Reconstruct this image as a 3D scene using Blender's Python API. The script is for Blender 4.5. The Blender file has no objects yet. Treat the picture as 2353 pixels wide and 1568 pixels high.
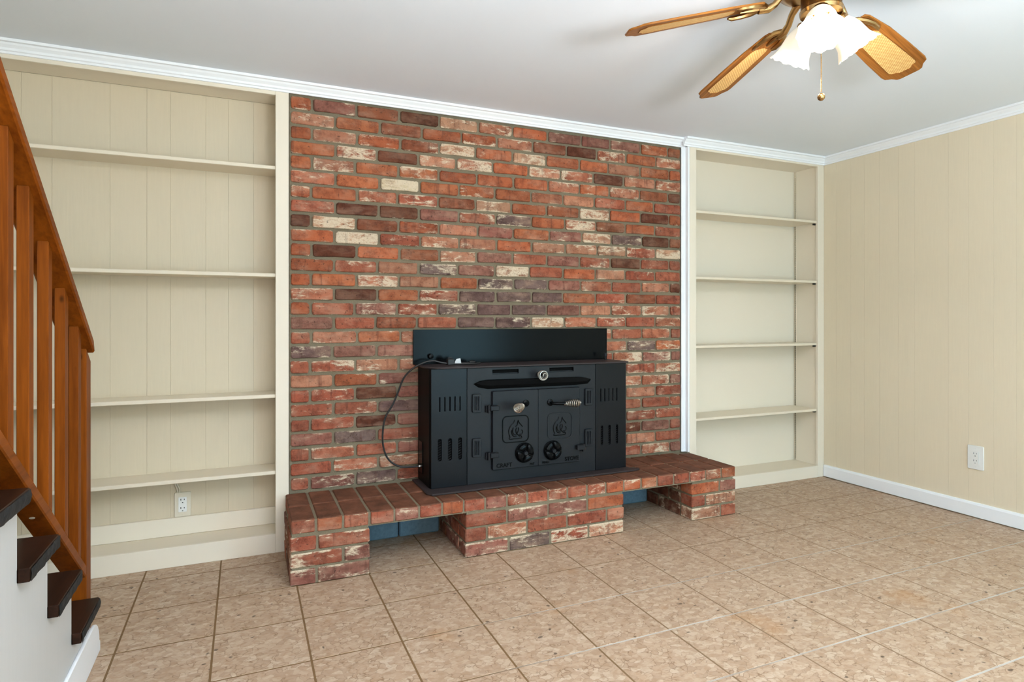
import bpy, bmesh, math, random
from mathutils import Vector, Matrix, Euler

# ------------------------------------------------------------------ camera, world, lights, exposure
scn = bpy.context.scene
col = scn.collection
cam_data = bpy.data.cameras.new('camera')
cam_data.sensor_width = 36.0
cam_data.lens = 1408.4 / 2353 * 36
cam_data.shift_y = -0.0215
cam_data.clip_start = 0.02
cam = bpy.data.objects.new('camera', cam_data)
cam.location = (-0.190, -2.996, 1.067)
cam.rotation_euler = (math.pi / 2, 0, -0.4116)
col.objects.link(cam)
scn.camera = cam

world = bpy.data.worlds.new('daylight')
scn.world = world
world.use_nodes = True
world.node_tree.nodes['Background'].inputs[0].default_value = (0.75, 0.88, 1.0, 1)
world.node_tree.nodes['Background'].inputs[1].default_value = 0.6


def area_light(name, loc, rot, sx, sy, power, color):
    d = bpy.data.lights.new(name, 'AREA')
    d.shape = 'RECTANGLE'
    d.size, d.size_y = sx, sy
    d.energy = power
    d.color = color
    o = bpy.data.objects.new(name, d)
    o.location, o.rotation_euler = loc, rot
    col.objects.link(o)
    return o


# daylight entering through the glass door and the window of the wall behind the photographer
area_light('door_daylight', (2.30, -4.53, 0.97), (math.pi / 2, 0, 0), 1.06, 1.8, 46, (0.42, 0.82, 1.0))
area_light('window_daylight', (-0.15, -4.53, 0.72), (math.pi / 2, 0, 0), 1.7, 1.2, 27, (0.82, 0.92, 1.0))
# the photographer's flash head turned up at the ceiling behind the camera
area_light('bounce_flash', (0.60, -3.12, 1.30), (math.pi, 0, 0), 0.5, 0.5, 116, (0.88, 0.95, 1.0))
LAMP_WATTS, LAMP_BULB, LAMP_SHADE = 3.6, 12.0, 0.14
scn.view_settings.view_transform = 'Standard'
scn.view_settings.look = 'None'
scn.view_settings.gamma = 1.0
scn.view_settings.use_curve_mapping = False
scn.view_settings.exposure = 0.02
scn.cycles.use_light_tree = True
scn.cycles.use_adaptive_sampling = True
scn.cycles.adaptive_threshold = 0.15
scn.cycles.adaptive_min_samples = 28
scn.cycles.max_bounces = 5
scn.cycles.diffuse_bounces = 4
scn.cycles.glossy_bounces = 3
scn.cycles.transmission_bounces = 2
scn.cycles.caustics_reflective = False
scn.cycles.caustics_refractive = False

rnd = random.Random(7)
CEIL = 2.155
XR = 3.41          # right wall
XL = -1.75         # left wall
YF = -4.6          # wall behind the camera
ZH = 0.262         # hearth top


# ------------------------------------------------------------------ helpers
def lin(r, g, b):
    f = lambda c: ((c / 255 + 0.055) / 1.055) ** 2.4 if c > 10 else c / 255 / 12.92
    return (f(r), f(g), f(b), 1.0)


W = {}


def link(o, parent, loc):
    loc = Vector(loc)
    col.objects.link(o)
    if parent is not None:
        o.parent = parent
        o.location = loc - W[parent.name]
    else:
        o.location = loc
    W[o.name] = loc
    return o


def thing(name, label, cat, loc, group=None):
    o = bpy.data.objects.new(name, None)
    o.empty_display_size = 0.1
    link(o, None, loc)
    o['label'] = label
    o['category'] = cat
    if group:
        o['group'] = group
    return o


def tag(o, label, cat, group=None):
    o['label'] = label
    o['category'] = cat
    if group:
        o['group'] = group
    return o


class MB:
    """collects vertices and faces in world coordinates"""

    def __init__(self):
        self.v, self.f = [], []

    def add(self, vs, fs):
        n = len(self.v)
        self.v += [Vector(p) for p in vs]
        self.f += [[i + n for i in q] for q in fs]
        return self

    def box(self, x0, x1, y0, y1, z0, z1):
        return self.add([(x0, y0, z0), (x1, y0, z0), (x1, y1, z0), (x0, y1, z0),
                         (x0, y0, z1), (x1, y0, z1), (x1, y1, z1), (x0, y1, z1)],
                        [(0, 3, 2, 1), (4, 5, 6, 7), (0, 1, 5, 4), (1, 2, 6, 5), (2, 3, 7, 6), (3, 0, 4, 7)])

    def tube(self, pts, r, n=8, caps=True):
        pts = [Vector(p) for p in pts]
        rs = r if isinstance(r, (list, tuple)) else [r] * len(pts)
        vs, fs, prev = [], [], None
        for i, p in enumerate(pts):
            t = (pts[min(i + 1, len(pts) - 1)] - pts[max(i - 1, 0)]).normalized()
            if prev is None:
                a = Vector((0, 0, 1)) if abs(t.z) < 0.9 else Vector((1, 0, 0))
                u = t.cross(a).normalized()
            else:
                u = (prev - t * prev.dot(t)).normalized()
            prev = u
            w = t.cross(u)
            for k in range(n):
                a = 2 * math.pi * k / n
                vs.append(p + (u * math.cos(a) + w * math.sin(a)) * rs[i])
        for i in range(len(pts) - 1):
            for k in range(n):
                a, b = i * n + k, i * n + (k + 1) % n
                fs.append((a, b, b + n, a + n))
        if caps:
            fs.append(tuple(range(n - 1, -1, -1)))
            m = (len(pts) - 1) * n
            fs.append(tuple(range(m, m + n)))
        return self.add(vs, fs)

    def lathe(self, prof, origin=(0, 0, 0), axis=(0, 0, 1), n=24, wave=None):
        """prof: (radius, height along the axis)"""
        o, ax = Vector(origin), Vector(axis).normalized()
        a = Vector((0, 0, 1)) if abs(ax.z) < 0.9 else Vector((1, 0, 0))
        u = ax.cross(a).normalized()
        w = ax.cross(u)
        vs, fs = [], []
        for j, (r, h) in enumerate(prof):
            for k in range(n):
                t = 2 * math.pi * k / n
                rr, hh = r, h
                if wave:
                    rr, hh = wave(j, t, r, h)
                vs.append(o + ax * hh + (u * math.cos(t) + w * math.sin(t)) * rr)
        for j in range(len(prof) - 1):
            for k in range(n):
                p, q = j * n + k, j * n + (k + 1) % n
                fs.append((p, q, q + n, p + n))
        return self.add(vs, fs)

    def prism(self, poly, fn, d0, d1):
        """closed polygon (a, b) swept from d0 to d1; fn maps (a, b, d) to xyz"""
        n = len(poly)
        vs = [fn(a, b, d0) for a, b in poly] + [fn(a, b, d1) for a, b in poly]
        fs = [tuple(range(n - 1, -1, -1)), tuple(range(n, 2 * n))]
        fs += [(i, (i + 1) % n, n + (i + 1) % n, n + i) for i in range(n)]
        return self.add(vs, fs)

    def build(self, name, mat, parent=None, bevel=0.0, smooth=False, origin=None, seg=1, solid=0.0):
        lo = Vector([min(p[i] for p in self.v) for i in range(3)])
        hi = Vector([max(p[i] for p in self.v) for i in range(3)])
        o3 = Vector(origin) if origin is not None else (lo + hi) / 2
        me = bpy.data.meshes.new(name)
        bm = bmesh.new()
        bv = [bm.verts.new(p - o3) for p in self.v]
        for q in self.f:
            try:
                bm.faces.new([bv[i] for i in q])
            except ValueError:
                pass
        bmesh.ops.recalc_face_normals(bm, faces=bm.faces)
        if solid:
            bmesh.ops.solidify(bm, geom=bm.faces[:], thickness=solid)
        if bevel:
            ed = [e for e in bm.edges if len(e.link_faces) == 2 and e.calc_face_angle() > 0.6]
            bmesh.ops.bevel(bm, geom=ed, offset=bevel, segments=seg, affect='EDGES', profile=0.5)
        if smooth:
            for f in bm.faces:
                f.smooth = True
        bm.to_mesh(me)
        bm.free()
        if smooth:
            try:
                me.set_sharp_from_angle(angle=math.radians(40))
            except Exception:
                pass
        me.materials.append(mat)
        o = bpy.data.objects.new(name, me)
        return link(o, parent, o3)


def box(name, x0, x1, y0, y1, z0, z1, mat, parent=None, bevel=0.0015):
    return MB().box(min(x0, x1), max(x0, x1), min(y0, y1), max(y0, y1), min(z0, z1), max(z0, z1)).build(name, mat, parent, bevel)


def struct(o):
    o['kind'] = 'structure'
    return o


def curve_mesh(splines, depth, bev=0.0):
    """flat plate with holes: closed 2D outlines, extruded by depth in all"""
    cu = bpy.data.curves.new('plate', 'CURVE')
    cu.dimensions = '2D'
    cu.fill_mode = 'BOTH'
    cu.extrude = max(depth / 2 - bev, 0.0001)
    cu.bevel_depth = bev
    cu.bevel_resolution = 0
    for s in splines:
        sp = cu.splines.new('POLY')
        sp.points.add(len(s) - 1)
        for p, q in zip(sp.points, s):
            p.co = (q[0], q[1], 0, 1)
        sp.use_cyclic_u = True
    return curve_to_mesh(cu)


def curve_to_mesh(cu):
    o = bpy.data.objects.new('tmp', cu)
    col.objects.link(o)
    dg = bpy.context.evaluated_depsgraph_get()
    me = bpy.data.meshes.new_from_object(o.evaluated_get(dg))
    bpy.data.objects.remove(o)
    bpy.data.curves.remove(cu)
    return me


FACE_CAM = (math.pi / 2, 0, 0)              # plate in the XZ plane, front towards -Y
FACE_X = (math.pi / 2, 0, math.pi / 2)      # plate in the YZ plane, front towards +X


def plate(name, splines, depth, mat, parent, centre, rot=FACE_CAM, bev=0.0):
    """centre = world position of the local origin (middle of the thickness)"""
    me = curve_mesh(splines, depth, bev)
    me.name = name
    me.materials.clear()
    me.materials.append(mat)
    me.transform(Euler(rot).to_matrix().to_4x4())
    o = bpy.data.objects.new(name, me)
    return link(o, parent, centre)


def text_mesh(name, body, size, depth, mat, parent, centre, rot=FACE_CAM):
    cu = bpy.data.curves.new('lettering', 'FONT')
    cu.body = body
    cu.size = size
    cu.extrude = depth / 2
    cu.align_x, cu.align_y = 'CENTER', 'CENTER'
    cu.offset = 0.0006
    me = curve_to_mesh(cu)
    me.name = name
    me.materials.clear()
    me.materials.append(mat)
    me.transform(Euler(rot).to_matrix().to_4x4())
    o = bpy.data.objects.new(name, me)
    return link(o, parent, centre)


def rrect(x0, x1, y0, y1, r, n=4):
    pts = []
    for cx, cy, a0 in ((x1 - r, y1 - r, 0), (x0 + r, y1 - r, 90), (x0 + r, y0 + r, 180), (x1 - r, y0 + r, 270)):
        for k in range(n + 1):
            a = math.radians(a0 + 90 * k / n)
            pts.append((cx + r * math.cos(a), cy + r * math.sin(a)))
    return pts


# ------------------------------------------------------------------ materials
class NT:
    def __init__(self, name):
        self.m = bpy.data.materials.new(name)
        self.m.use_nodes = True
        self.t = self.m.node_tree
        self.b = self.t.nodes['Principled BSDF']
        self.out = self.t.nodes['Material Output']

    def n(self, kind, **kw):
        nd = self.t.nodes.new(kind)
        for k, v in kw.items():
            setattr(nd, k, v)
        return nd

    def l(self, a, b):
        self.t.links.new(a, b)

    def coords(self, scale=(1, 1, 1), rand=0.0, kind='Object'):
        tc = self.n('ShaderNodeTexCoord')
        src = tc.outputs[kind if kind != 'World' else 'Object']
        if kind == 'World':
            src = self.n('ShaderNodeNewGeometry').outputs['Position']
        if rand:
            oi = self.n('ShaderNodeObjectInfo')
            mu = self.n('ShaderNodeMath', operation='MULTIPLY')
            mu.inputs[1].default_value = rand
            self.l(oi.outputs['Random'], mu.inputs[0])
            ad = self.n('ShaderNodeVectorMath', operation='ADD')
            self.l(src, ad.inputs[0])
            self.l(mu.outputs[0], ad.inputs[1])
            src = ad.outputs[0]
        mp = self.n('ShaderNodeMapping')
        mp.inputs['Scale'].default_value = scale
        self.l(src, mp.inputs[0])
        return mp.outputs[0]

    def noise(self, vec, scale, detail=3.0, rough=0.55, dist=0.0):
        nd = self.n('ShaderNodeTexNoise')
        nd.inputs['Scale'].default_value = scale
        nd.inputs['Detail'].default_value = detail
        nd.inputs['Roughness'].default_value = rough
        nd.inputs['Distortion'].default_value = dist
        self.l(vec, nd.inputs['Vector'])
        return nd.outputs['Fac']

    def ramp(self, fac, stops, interp='LINEAR'):
        nd = self.n('ShaderNodeValToRGB')
        nd.color_ramp.interpolation = interp
        el = nd.color_ramp.elements
        while len(el) < len(stops):
            el.new(0.5)
        for e, (p, c) in zip(el, stops):
            e.position = p
            e.color = c if isinstance(c, tuple) else (c, c, c, 1)
        self.l(fac, nd.inputs[0])
        return nd.outputs[0]

    def mix(self, fac, a, b, mode='MIX'):
        nd = self.n('ShaderNodeMix', data_type='RGBA', blend_type=mode)
        for s, v in ((0, fac), (6, a), (7, b)):
            if isinstance(v, (int, float)):
                nd.inputs[s].default_value = v
            elif isinstance(v, tuple):
                nd.inputs[s].default_value = v
            else:
                self.l(v, nd.inputs[s])
        return nd.outputs[2]

    def math(self, op, a, b=None, c=None):
        nd = self.n('ShaderNodeMath', operation=op)
        for i, v in enumerate((a, b, c)):
            if v is None:
                continue
            if isinstance(v, (int, float)):
                nd.inputs[i].default_value = v
            else:
                self.l(v, nd.inputs[i])
        return nd.outputs[0]

    def maprange(self, v, a, b, c=0.0, d=1.0):
        nd = self.n('ShaderNodeMapRange', interpolation_type='SMOOTHSTEP')
        for i, q in enumerate((v, a, b, c, d)):
            if isinstance(q, (int, float)):
                nd.inputs[i].default_value = q
            else:
                self.l(q, nd.inputs[i])
        return nd.outputs[0]

    def bump(self, h, strength, dist=0.002):
        nd = self.n('ShaderNodeBump')
        nd.inputs['Strength'].default_value = strength
        nd.inputs['Distance'].default_value = dist
        self.l(h, nd.inputs['Height'])
        self.l(nd.outputs[0], self.b.inputs['Normal'])

    def set(self, color=None, rough=None, metal=None, spec=None):
        for k, v in (('Base Color', color), ('Roughness', rough), ('Metallic', metal), ('Specular IOR Level', spec)):
            if v is None:
                continue
            if isinstance(v, (int, float, tuple)):
                self.b.inputs[k].default_value = v
            else:
                self.l(v, self.b.inputs[k])
        return self.m


def paint(name, c, rough=0.5, var=0.03, grain=None, bump=0.0, bs=90.0):
    t = NT(name)
    if not bump:
        return t.set(c, rough, spec=0.3)
    f = t.noise(t.coords(grain or (1, 1, 1), rand=11.0), bs, 2)
    dark = tuple(x * (1 - var) for x in c[:3]) + (1,)
    lite = tuple(min(1, x * (1 + var)) for x in c[:3]) + (1,)
    t.bump(f, bump, 0.002)
    return t.set(t.mix(f, dark, lite), rough, spec=0.3)


def metal_paint(name, c, rough=0.35, speck=0.5, scale=420, bump=0.12, spec=0.5, metal=0.0):
    t = NT(name)
    v = t.coords(rand=3.0)
    f = t.noise(v, scale, 2)
    c2 = tuple(min(1, x * (1 + speck) + 0.002) for x in c[:3]) + (1,)
    t.bump(f, bump, 0.001)
    return t.set(t.mix(f, c, c2), rough, metal, spec)


def wood(name, c1, c2, axis, rough=0.45, knots=True, fine=1.0):
    t = NT(name)
    s = [26.0 * fine] * 3
    s[axis] = 1.6
    v = t.coords(tuple(s), rand=17.0)
    n1 = t.noise(v, 1.0, 5, 0.6, 0.6)
    n2 = t.noise(v, 5.0, 3, 0.6)
    fac = t.math('ADD', t.math('MULTIPLY', n1, 0.7), t.math('MULTIPLY', n2, 0.3))
    colr = t.ramp(fac, [(0.34, c2), (0.62, c1)])
    if knots:
        s2 = [9.0] * 3
        s2[axis] = 5.0
        vo = t.n('ShaderNodeTexVoronoi')
        vo.inputs['Scale'].default_value = 1.0
        t.l(t.coords(tuple(s2), rand=23.0), vo.inputs['Vector'])
        k = t.maprange(vo.outputs['Distance'], 0.03, 0.085, 0.85, 0.0)
        colr = t.mix(k, colr, tuple(x * 0.22 for x in c2[:3]) + (1,))
    t.bump(n2, 0.12, 0.001)
    return t.set(colr, rough, spec=0.08)


def sooty_brick_material():
    t = NT('ash_stained_brick')
    v = t.coords(rand=31.0)
    big, fine = t.noise(v, 14, 4, 0.6), t.noise(v, 130, 3)
    c = t.ramp(big, [(0.3, lin(82, 50, 36)), (0.55, lin(116, 72, 52)), (0.75, lin(140, 92, 70))])
    c = t.mix(t.maprange(fine, 0.3, 0.7, 0.0, 0.4), c, lin(112, 74, 56))
    t.bump(t.math('ADD', big, fine), 0.4, 0.003)
    return t.set(c, 0.8, spec=0.25)


def brick_material(name='fired_brick'):
    t = NT(name)
    oi = t.n('ShaderNodeObjectInfo')
    v = t.coords((1, 1, 1), rand=31.0)
    vs = t.coords((0.45, 1, 1.15), rand=31.0)
    big = t.noise(v, 22, 2, 0.6)
    fine = t.noise(v, 160, 1, 0.6)
    dark = t.mix(1.0, oi.outputs['Color'], (0.60, 0.55, 0.54, 1), 'MULTIPLY')
    base = t.mix(t.maprange(big, 0.34, 0.62), dark, oi.outputs['Color'])
    base = t.mix(t.maprange(fine, 0.35, 0.7, 0.0, 0.35), base, t.mix(1.0, oi.outputs['Color'], (1.25, 1.2, 1.15, 1), 'MULTIPLY'))
    # lime bloom left on salvaged bricks; its amount is kept in the alpha of the object colour
    s1 = t.noise(vs, 34, 4, 0.78, 0.5)
    s2 = t.noise(vs, 10, 1, 0.5)
    tc = t.n('ShaderNodeTexCoord')
    sx = t.n('ShaderNodeSeparateXYZ')
    t.l(tc.outputs['Object'], sx.inputs[0])
    rimz = t.maprange(t.math('ABSOLUTE', sx.outputs[2]), 0.018, 0.0275, 0.0, 0.085)
    pat = t.math('ADD', t.math('ADD', t.math('MULTIPLY', s1, 0.66), t.math('MULTIPLY', s2, 0.34)), rimz)
    thr = t.math('SUBTRACT', 0.69, t.math('MULTIPLY', oi.outputs['Alpha'], 0.26))
    lime = t.maprange(t.math('SUBTRACT', pat, thr), -0.01, 0.10)
    lime = t.math('MULTIPLY', lime, t.maprange(fine, 0.2, 0.55, 0.45, 0.95))
    haze = t.maprange(t.noise(vs, 17, 3, 0.7), 0.40, 0.75, 0.0, 0.42)
    haze = t.math('MULTIPLY', haze, t.math('ADD', 0.45, oi.outputs['Alpha']))
    base = t.mix(haze, base, lin(196, 160, 136))
    colr = t.mix(lime, base, lin(216, 197, 170))
    # darker fire marks running across the face
    fl = t.noise(t.coords((3.0, 1, 0.35), rand=41.0), 11, 2, 0.6)
    colr = t.mix(t.maprange(fl, 0.60, 0.72, 0.0, 0.45), colr, lin(84, 48, 38))
    pits = t.noise(v, 75, 1)
    colr = t.mix(t.maprange(pits, 0.24, 0.34, 0.6, 0.0), colr, lin(60, 36, 28))
    h = t.math('ADD', t.math('MULTIPLY', big, 0.6), t.math('ADD', t.math('MULTIPLY', fine, 0.4), t.math('MULTIPLY', pits, 0.6)))
    t.bump(h, 0.6, 0.004)
    return t.set(colr, 0.88, spec=0.25)


def mortar_material():
    t = NT('mortar')
    v = t.coords(kind='World')
    n1 = t.noise(v, 9, 2)
    n2 = t.noise(v, 240, 1)
    c = t.mix(n1, lin(118, 106, 84), lin(148, 136, 114))
    c = t.mix(t.maprange(n2, 0.3, 0.7, 0.0, 0.35), c, lin(105, 96, 82))
    t.bump(t.math('ADD', n2, n1), 0.5, 0.003)
    return t.set(c, 0.95, spec=0.2)


def terrazzo_material():
    t = NT('terrazzo_tile')
    v0 = t.coords((0.78, 1.0, 1.0), rand=53.0)
    wob = t.n('ShaderNodeTexNoise')
    wob.inputs['Scale'].default_value = 28
    t.l(v0, wob.inputs['Vector'])
    sc = t.n('ShaderNodeVectorMath', operation='SCALE')
    sc.inputs['Scale'].default_value = 0.036
    t.l(wob.outputs['Color'], sc.inputs[0])
    ad = t.n('ShaderNodeVectorMath', operation='ADD')
    t.l(v0, ad.inputs[0])
    t.l(sc.outputs[0], ad.inputs[1])
    vec = ad.outputs[0]

    def vor(scale, feature='F1'):
        nd = t.n('ShaderNodeTexVoronoi', feature=feature)
        nd.inputs['Scale'].default_value = scale
        t.l(vec, nd.inputs['Vector'])
        return nd
    cell = vor(52)
    edge = vor(52, 'DISTANCE_TO_EDGE')
    sep = t.n('ShaderNodeSeparateColor')
    t.l(cell.outputs['Color'], sep.inputs[0])
    chip = t.ramp(sep.outputs[0], [(0.0, lin(170, 142, 118)), (0.35, lin(186, 158, 133)), (0.7, lin(198, 173, 149)), (1.0, lin(213, 193, 171))])
    m = t.noise(v0, 60, 2, 0.65)
    chip = t.mix(0.35, chip, lin(185, 157, 132))
    chip = t.mix(t.maprange(m, 0.40, 0.72, 0.0, 0.6), chip, lin(172, 139, 110))
    brk = t.noise(v0, 34, 2)
    e = t.math('MULTIPLY', t.maprange(edge.outputs['Distance'], 0.0, 0.085, 1.0, 0.0), t.maprange(brk, 0.40, 0.66, 0.05, 0.75))
    c = t.mix(e, chip, lin(124, 90, 62))
    sp = vor(30)
    sep2 = t.n('ShaderNodeSeparateColor')
    t.l(sp.outputs['Color'], sep2.inputs[0])
    spk = t.math('MULTIPLY', t.maprange(sp.outputs['Distance'], 0.10, 0.20, 1.0, 0.0), t.math('GREATER_THAN', sep2.outputs[1], 0.78))
    c = t.mix(t.math('MULTIPLY', spk, 0.8), c, lin(72, 52, 40))
    st = t.noise(t.coords(kind='World'), 2.6, 3, 0.62)
    c = t.mix(t.maprange(st, 0.60, 0.74, 0.0, 0.45), c, lin(176, 126, 76))
    return t.set(c, t.maprange(m, 0.2, 0.8, 0.42, 0.6), spec=0.35)


def grout_material():
    t = NT('grout')
    p = t.coords(kind='World')
    sx = t.n('ShaderNodeSeparateXYZ')
    t.l(p, sx.inputs[0])
    n = t.noise(p, 3.0, 3)
    w = t.math('MULTIPLY', t.maprange(sx.outputs[0], 0.3, 1.0), t.maprange(sx.outputs[1], -1.05, -0.85, 1.0, 0.0))
    w = t.math('MULTIPLY', w, t.maprange(n, 0.3, 0.55, 0.35, 1.0))
    row = t.math('DIVIDE', t.math('ADD', sx.outputs[1], 0.115), 0.2922)
    off = t.math('ABSOLUTE', t.math('SUBTRACT', row, t.math('ROUND', row)))
    w = t.math('MULTIPLY', w, t.math('LESS_THAN', off, 0.014))
    tan = t.mix(t.maprange(sx.outputs[0], 0.5, 1.6), lin(122, 92, 58), lin(142, 116, 90))
    c = t.mix(w, tan, lin(192, 184, 174))
    return t.set(c, 0.9)


M = {}
M['cream'] = paint('cream_paint', lin(238, 226, 207), 0.45)
M['cream_shelf'] = paint('cream_shelf_paint', lin(234, 220, 198), 0.4)
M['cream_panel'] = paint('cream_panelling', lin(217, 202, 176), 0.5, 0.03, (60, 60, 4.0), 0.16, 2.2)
M['wall_panel'] = paint('tan_cream_panelling', lin(233, 218, 192), 0.5, 0.03, (60, 60, 4.0), 0.14, 2.2)
M['white'] = paint('white_trim_paint', lin(250, 251, 254), 0.4)
M['skirt'] = paint('white_stair_paint', lin(206, 205, 203), 0.45, 0.03, (50, 50, 3.0), 0.12, 2.0)
M['ceiling'] = paint('ceiling_paint', lin(240, 246, 255), 0.85)
M['plaster'] = paint('plain_wall_paint', lin(226, 216, 192), 0.7)
M['brick'] = brick_material()
M['mortar'] = mortar_material()
M['sooty_brick'] = sooty_brick_material()
M['tile'] = terrazzo_material()
M['grout'] = grout_material()
M['block'] = metal_paint('blue_grey_block', lin(86, 108, 122), 0.9, 0.9, 60, 0.6, 0.2)
M['black'] = metal_paint('black_enamel', (0.0018, 0.0021, 0.0026, 1), 0.2, 0.5, 500, 0.05, 0.11)
M['black_side'] = metal_paint('dull_black_side', (0.003, 0.0028, 0.0028, 1), 0.35, 0.5, 500, 0.05, 0.05)
M['stove_panel'] = metal_paint('black_sheet_metal', (0.0045, 0.005, 0.0065, 1), 0.30, 0.8, 480, 0.12, 0.2)
M['cast'] = metal_paint('black_cast_iron', (0.0065, 0.007, 0.009, 1), 0.40, 0.9, 520, 0.35, 0.28)
M['pit'] = metal_paint('matte_black', (0.002, 0.002, 0.002, 1), 0.8, 0.2, 300, 0.05, 0.08)  # flat matte black behind slots and vents, and on the deflector
M['lip'] = metal_paint('worn_black_plate', (0.030, 0.022, 0.022, 1), 0.5, 0.6, 120, 0.1, 0.25)
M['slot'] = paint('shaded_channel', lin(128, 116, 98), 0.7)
M['spring'] = metal_paint('nickel_spring', (0.52, 0.48, 0.43, 1), 0.32, 0.1, 300, 0.02, 0.5, 1.0)
M['brass'] = metal_paint('antique_brass', (0.42, 0.25, 0.10, 1), 0.26, 0.1, 90, 0.04, 0.5, 1.0)
M['rubber'] = metal_paint('black_rubber', (0.012, 0.011, 0.011, 1), 0.45, 0.3, 200, 0.02)
M['label'] = paint('paper_tag', lin(225, 225, 225), 0.6)
M['plastic'] = paint('white_plastic', lin(238, 237, 233), 0.35)
M['almond'] = paint('painted_plastic', lin(226, 216, 196), 0.4)
M['rail_z'] = wood('stained_fir_upright', lin(140, 72, 17), lin(100, 46, 8), 2)
M['rail_y'] = wood('stained_fir_rail', lin(142, 73, 17), lin(104, 48, 8), 1, knots=False)
M['tread'] = wood('dark_walnut_tread', lin(54, 34, 24), lin(30, 18, 12), 1, 0.35, False)
M['tread_edge'] = metal_paint('rough_black_edge', (0.012, 0.012, 0.012, 1), 0.7, 0.8, 120, 0.6, 0.3)
M['oak'] = wood('oak_blade', lin(158, 100, 44), lin(96, 56, 20), 0, 0.32, False, 2.2)


def cane_material():
    t = NT('woven_cane')
    ck = t.n('ShaderNodeTexChecker')
    ck.inputs['Scale'].default_value = 190
    t.l(t.coords((1, 1, 0.0)), ck.inputs['Vector'])
    n = t.noise(t.coords(rand=3.0), 90, 2)
    c = t.mix(ck.outputs['Fac'], lin(228, 190, 126), lin(188, 140, 74))
    c = t.mix(t.maprange(n, 0.35, 0.65, 0.0, 0.3), c, lin(170, 118, 54))
    t.bump(ck.outputs['Fac'], 0.6, 0.001)
    return t.set(c, 0.55)


def lamp_material(name, c, strength, mixwith=0.0):
    t = NT(name)
    t.set(c, 0.35)
    t.b.inputs['Emission Color'].default_value = c
    t.b.inputs['Emission Strength'].default_value = strength
    t.m.cycles.emission_sampling = 'NONE'
    if mixwith:     # thin frosted glass lets the bulb's light through
        tr = t.n('ShaderNodeBsdfTranslucent')
        tr.inputs[0].default_value = c
        mx = t.n('ShaderNodeMixShader')
        mx.inputs[0].default_value = mixwith
        t.l(t.b.outputs[0], mx.inputs[1])
        t.l(tr.outputs[0], mx.inputs[2])
        t.l(mx.outputs[0], t.out.inputs[0])
    return t.m


M['cane'] = cane_material()
M['shade'] = lamp_material('lit_frosted_glass', (0.95, 0.86, 0.70, 1), LAMP_SHADE, 0.010)
M['bulb'] = lamp_material('lit_bulb', (1.0, 0.93, 0.84, 1), LAMP_BULB)

# ------------------------------------------------------------------ room shell
floor = struct(box('floor', XL, XR + 0.1, YF, 0.3, -0.12, -0.0007, M['grout'], None, 0))
TX, TY = 0.2862, 0.2922
tile_meshes = []
for k in range(3):
    mb = MB().box(-TX / 2 + 0.0032, TX / 2 - 0.0032, -TY / 2 + 0.0032, TY / 2 - 0.0032, -0.012, 0.0)
    o = mb.build('tile', M['tile'], None, 0.0006, origin=(0, 0, 0))
    tile_meshes.append(o.data)
    bpy.data.objects.remove(o)
xs = [-0.570 + TX * k for k in range(-4, 14)]
ys = [-0.115 - TY * k for k in range(-1, 14)]
for x in xs:
    for y in ys:
        x1, y0 = x + TX, y - TY
        if x1 > XR + 0.2 or x < XL - 0.2:
            continue
        o = bpy.data.objects.new('tile', rnd.choice(tile_meshes))
        link(o, floor, (x + TX / 2, y - TY / 2, rnd.uniform(-0.0002, 0.0002)))
        cx0, cx1 = max(x, XL), min(x1, XR)
        cy1 = min(y, 0.19)
        o.location.x = (cx0 + cx1) / 2 - W[floor.name].x
        o.scale.x = (cx1 - cx0) / TX
        o.location.y = (y0 + cy1) / 2 - W[floor.name].y
        o.scale.y = (cy1 - y0) / TY
        o.rotation_euler.z = rnd.choice((0, math.pi)) + rnd.uniform(-0.002, 0.002)

struct(box('ceiling', XL - 0.1, XR + 0.1, YF - 0.1, 0.32, CEIL, CEIL + 0.1, M['ceiling'], None, 0))
struct(box('wall_back', XL - 0.1, XR + 0.1, 0.195, 0.32, -0.1, CEIL, M['plaster'], None, 0))
struct(box('wall_left', XL - 0.12, XL, YF, 0.3, -0.1, CEIL, M['plaster'], None, 0))
wf = plate('wall_front', [[(XL - 0.1, -0.1), (XR + 0.1, -0.1), (XR + 0.1, CEIL), (XL - 0.1, CEIL)],
                          [(1.75, 0.04), (2.85, 0.04), (2.85, 2.0), (1.75, 2.0)],
                          [(-1.03, 0.10), (0.73, 0.10), (0.73, 1.34), (-1.03, 1.34)]], 0.1, M['plaster'], None, (0, YF, 0))
struct(wf)
for nm, a, b, c, d in (('door_1', 1.75, 2.85, 0.04, 2.0), ('window_1', -1.03, 0.73, 0.10, 1.34)):
    mid = (a + b) / 2
    struct(plate(nm, [[(a - 0.07, max(c - 0.07, 0.002)), (b + 0.07, max(c - 0.07, 0.002)), (b + 0.07, d + 0.07), (a - 0.07, d + 0.07)],
                      [(a + 0.03, c + 0.03), (mid - 0.02, c + 0.03), (mid - 0.02, d - 0.03), (a + 0.03, d - 0.03)],
                      [(mid + 0.02, c + 0.03), (b - 0.03, c + 0.03), (b - 0.03, d - 0.03), (mid + 0.02, d - 0.03)]],
                 0.03, M['white'], None, (0, YF + 0.066, 0)))

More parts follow.
